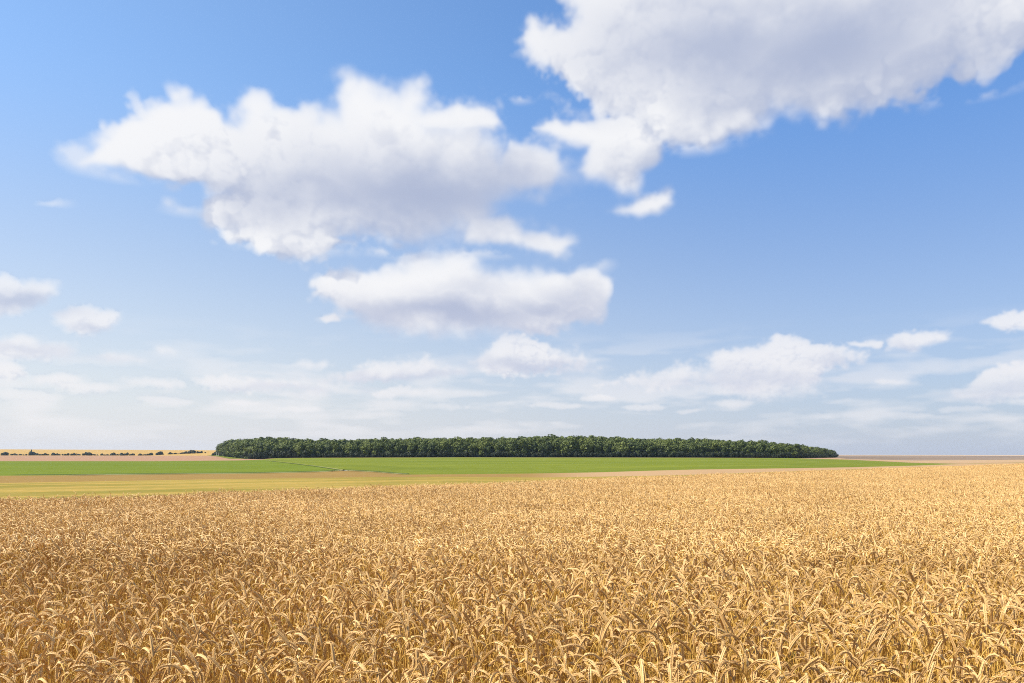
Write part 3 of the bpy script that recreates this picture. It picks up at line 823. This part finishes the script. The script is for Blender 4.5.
def ear_detail(rng, P_):
    """two rows of overlapping spikelets along the ear"""
    parts = [tube(P_, np.linspace(0.0022, 0.0012, len(P_)), 4)]
    T = np.gradient(P_, axis=0); T /= np.linalg.norm(T, axis=1)[:, None]
    a = np.cross(T[0], rng.normal(size=3)); a /= np.linalg.norm(a)
    n_ = 22
    for k in range(n_ + 1):
        t = k / n_ * (len(P_) - 1) * 0.96; i = int(t); fr = t - i
        c = P_[i] * (1 - fr) + P_[min(i + 1, len(P_) - 1)] * fr; tn = T[min(i, len(T) - 1)]
        s_ = a - tn * a.dot(tn); s_ /= np.linalg.norm(s_); b = np.cross(tn, s_)
        sg = 1 if k % 2 else -1
        prof = 0.98 if 0 < k < n_ - 1 else 0.8
        for wv in (-0.55, 0.55):
            d = tn * 1.0 + s_ * sg * 0.24 + b * wv * 0.22; d /= np.linalg.norm(d)
            ln = 0.0135 * prof * rng.uniform(0.9, 1.15); w = 0.0022 * prof
            o = c + s_ * sg * 0.0019 * prof + b * wv * 0.0031 * prof
            parts.append(tube([o - d * 0.001, o + d * ln * 0.35, o + d * ln * 0.7, o + d * ln], [w * 0.5, w, w * 0.75, 0.0003], 4))
    return merge(parts)
def make_plant(rng, cls, detail):
    P_, k, az_ = plant_path(rng, cls)
    sp = P_[:k + 1]; ep = P_[k:]
    if detail:
        stem = tube(sp, np.linspace(0.0026, 0.0015, len(sp)), 5)
        ear = ear_detail(rng, ep)
    else:
        sp = sp[[0, 2, 4, 6, 8, 10]]
        stem = tube(sp, np.linspace(0.0026, 0.0018, len(sp)), 3)
        ep = ep[::2]; t = np.linspace(0, 1, len(ep))
        ear = tube(ep, 0.0048 * np.clip(0.55 + t * 6, 0, 1) * np.clip(0.3 + (1 - t) * 7, 0, 1) * np.where(np.arange(len(ep)) % 2, 1.12, 0.9), 4)
    leaves = []
    for j in range(2 if detail else 1):
        hgt = rng.uniform(0.28, 0.58); a = rng.random() * 6.283; d = (math.cos(a), math.sin(a))
        i = int(np.searchsorted(sp[:, 2], hgt)); i = min(max(i, 1), len(sp) - 1)
        q = (hgt - sp[i-1][2]) / max(sp[i][2] - sp[i-1][2], 1e-3); base = sp[i-1] + (sp[i] - sp[i-1]) * np.clip(q, 0, 1)
        leaves.append(ribbon(base, d, rng.uniform(0.12, 0.20), rng.uniform(0.004, 0.007), (rng.uniform(0.1, 0.5), rng.uniform(1.8, 3.1)), rng.uniform(-2.5, 2.5), 7 if detail else 3))
    return stem, ear, merge(leaves), (P_[:, 2].max(), P_[:, 0], P_[:, 1])
def wheat_mesh(name, stem, ear, leaf, tint=None, green=False):
    V, Fc = merge([stem, ear, leaf])
    me = mesh(name, V, Fc)
    mi = [0] * len(stem[1]) + [1] * len(ear[1]) + [3 if green else 2] * len(leaf[1])
    for m in WM: me.materials.append(m)
    me.polygons.foreach_set('material_index', mi)
    return me
rng = np.random.default_rng(5)
CLS = [0]*20 + [1]*9 + [2]*8
plants = [make_plant(rng, c, True) for c in CLS]
near_meshes = [wheat_mesh('wheat_plant_%02d' % i, p[0], p[1], p[2], green=(i % 14 == 9)) for i, p in enumerate(plants)]
part_meshes = []
for i, p in enumerate(plants):
    tri = []
    for nm, (v, f), m in (('stem', p[0], 'stem'), ('ear', p[1], 'ear'), ('leaf', p[2], 'leaf_green' if i % 14 == 9 else 'leaf')):
        me = mesh(nm, v, f); me.materials.append(M[m]); tri.append((nm, me))
    part_meshes.append(tri)

def tuft(seed, side, count):
    rg = np.random.default_rng(seed); S_, E_, L_ = [], [], []; T_ = [[], [], []]
    for k in range(count):
        c = rg.choice(3, p=(0.58, 0.24, 0.18)); st, ea, lf, _ = make_plant(rg, c, False)
        off = np.array([rg.uniform(-side/2, side/2), rg.uniform(-side/2, side/2), rg.normal(0, 0.015)])
        a = rg.random()
        for lst, tl, pt in ((S_, T_[0], st), (E_, T_[1], ea), (L_, T_[2], lf)):
            lst.append((pt[0] + off, pt[1])); tl.append(np.full(len(pt[0]), a))
    groups = [merge(g) for g in (S_, E_, L_)]
    V, Fc = merge(groups); me = mesh('tuft', V, Fc)
    for m in WM: me.materials.append(m)
    me.polygons.foreach_set('material_index', [0]*len(groups[0][1]) + [1]*len(groups[1][1]) + [2]*len(groups[2][1]))
    at = me.attributes.new('tint', 'FLOAT', 'POINT'); at.data.foreach_set('value', np.concatenate([np.concatenate(t) for t in T_]).astype(np.float32))
    return me
TN = 12
tufts = [tuft(900 + i, 0.56, 125) for i in range(TN)]

def swell(x, y):
    """gentle unevenness of the crop height"""
    return 0.6 * (0.028 * math.sin(x * 0.9 + 1.3 * math.sin(y * 0.37)) + 0.025 * math.sin(y * 1.1 + 1.7 * math.sin(x * 0.53) + 2)) + 0.035 * math.sin(x * 3.1 + 2 * math.sin(y * 1.7)) * math.sin(y * 2.3 + math.sin(x * 2.1))
def inside(x, y): return y < 27 + 1.04 * x - 0.2
pts, var, rot, scl, solo = [], [], [], [], []
rg = np.random.default_rng(77)
NEAR = 7.5
cell = 0.053
cands = []
for iy in range(int(1.3 / cell), int(NEAR / cell)):
    y = iy * cell
    half = 0.80 * y + 0.3
    for ix in range(int(-half / cell), int(half / cell) + 1):
        x0, y0 = (ix + rg.random()) * cell, (iy + rg.random()) * cell
        k = int(rg.integers(len(plants)))
        if rg.random() < 0.10 + 0.75 * max(0.0, math.sin(x0 * 4.3 + 2.5 * math.sin(y0 * 2.9)) * math.sin(y0 * 5.1 + 2.2 * math.sin(x0 * 3.7)) - 0.35): continue
        cands.append((x0, y0, k, rg.uniform(0, 6.283), rg.normal(0, 0.07), rg.normal(0, 0.07), rg.normal(1.0, 0.055) + swell(x0, y0)))
def shown(c):
    """top row of the plant in the frame (pixels)"""
    top = plants[c[2]][3][0] * c[6]
    return HOR + F * (EYE - top) / c[1], 512 + F * c[0] / c[1]
vis = [i for i, c in enumerate(cands) if shown(c)[0] < 660 and 4 < shown(c)[1] < 1020]
vis.sort(key=lambda i: cands[i][1]); solo = set(vis[:300])
for i, (x, y, k, a, rx, ry, s) in enumerate(cands):
    if i in solo:
        e = bpy.data.objects.new('wheat_stalk', None); COL.objects.link(e)
        e.location = (x, y, 0); e.rotation_euler = (rx, ry, a); e.scale = (s, s, s)
        tag(e, ('ripe wheat stalk with ear hooked right down, in the nearest rows at the photo bottom',
                'ripe wheat stalk with ear bent over sideways, in the nearest rows at the photo bottom',
                'ripe wheat stalk with ear still nearly upright, in the nearest rows at the photo bottom')[CLS[k]],
            'wheat stalk', 'nearest wheat stalks at the bottom of the photo')
        for nm, me in part_meshes[k]:
            o = bpy.data.objects.new(nm, me); COL.objects.link(o); o.parent = e
    else:
        pts.append((x, y, 0)); var.append(k); rot.append((rx, ry, a)); scl.append((s, s, s))
step = 0.46
ymax = 118.0
iy = 0; y = NEAR + step / 2 + 0.03
while y < ymax:
    g = step * (1 if y < 45 else 1.12)
    half = 0.80 * y
    x = -half
    while x < half:
        if inside(x + 0.3, y) and inside(x - 0.3, y):
            px_, py_ = x + rg.uniform(-0.06, 0.06), y + rg.uniform(-0.06, 0.06)
            s = rg.uniform(0.96, 1.05) + swell(px_, py_)
            pts.append((px_, py_, 0)); var.append(len(plants) + int(rg.integers(TN))); rot.append((rg.normal(0, 0.02), rg.normal(0, 0.02), rg.uniform(0, 6.283))); scl.append((1, 1, s))
        x += g
    y += g
instancer('wheat_field', pts, var, rot, scl, near_meshes + tufts, 'ripe golden wheat filling the whole foreground', 'wheat')
print('wheat points', len(pts), 'candidates', len(cands))
# crop surface for the part of the field beyond the modelled tufts (far right, mostly outside the frame)
v, f = [], []
xs = np.arange(92, 190, 4.0)
for x in xs:
    for t in (0, 1):
        Ya = 117.0; Yb = min(27 + 1.04 * x, 200.0)
        v.append((x, Ya + (max(Yb, Ya + 0.5) - Ya) * t, 0.77))
for i in range(len(xs) - 1): f.append((2*i, 2*i+2, 2*i+3, 2*i+1))
tag(link('wheat_cover', mesh('wheat_cover', v, f), [M['ear']]), 'far part of the ripe wheat field', None, None, 'stuff')

# ------------------------------------------------------------------ thin summer haze round everything on the ground
v = [(x, y, z) for z in (-28.0, 45.0) for y in (-2800.0, 3500.0) for x in (-6500.0, 6500.0)]
hz_o = link('haze', mesh('haze', v, [(0,2,3,1),(4,5,7,6),(0,1,5,4),(2,6,7,3),(0,4,6,2),(1,3,7,5)]))
hm = bpy.data.materials.new('haze_air'); hm.use_nodes = True; hm.node_tree.nodes.clear()
pv = hm.node_tree.nodes.new('ShaderNodeVolumePrincipled'); pv.inputs['Density'].default_value = 0.00005
pv.inputs['Color'].default_value = (0.62, 0.80, 1.0, 1); pv.inputs['Anisotropy'].default_value = 0.2
ho = hm.node_tree.nodes.new('ShaderNodeOutputMaterial'); hm.node_tree.links.new(pv.outputs[0], ho.inputs['Volume'])
hz_o.data.materials.append(hm); tag(hz_o, 'faint blue haze over the far fields', None, None, 'stuff')
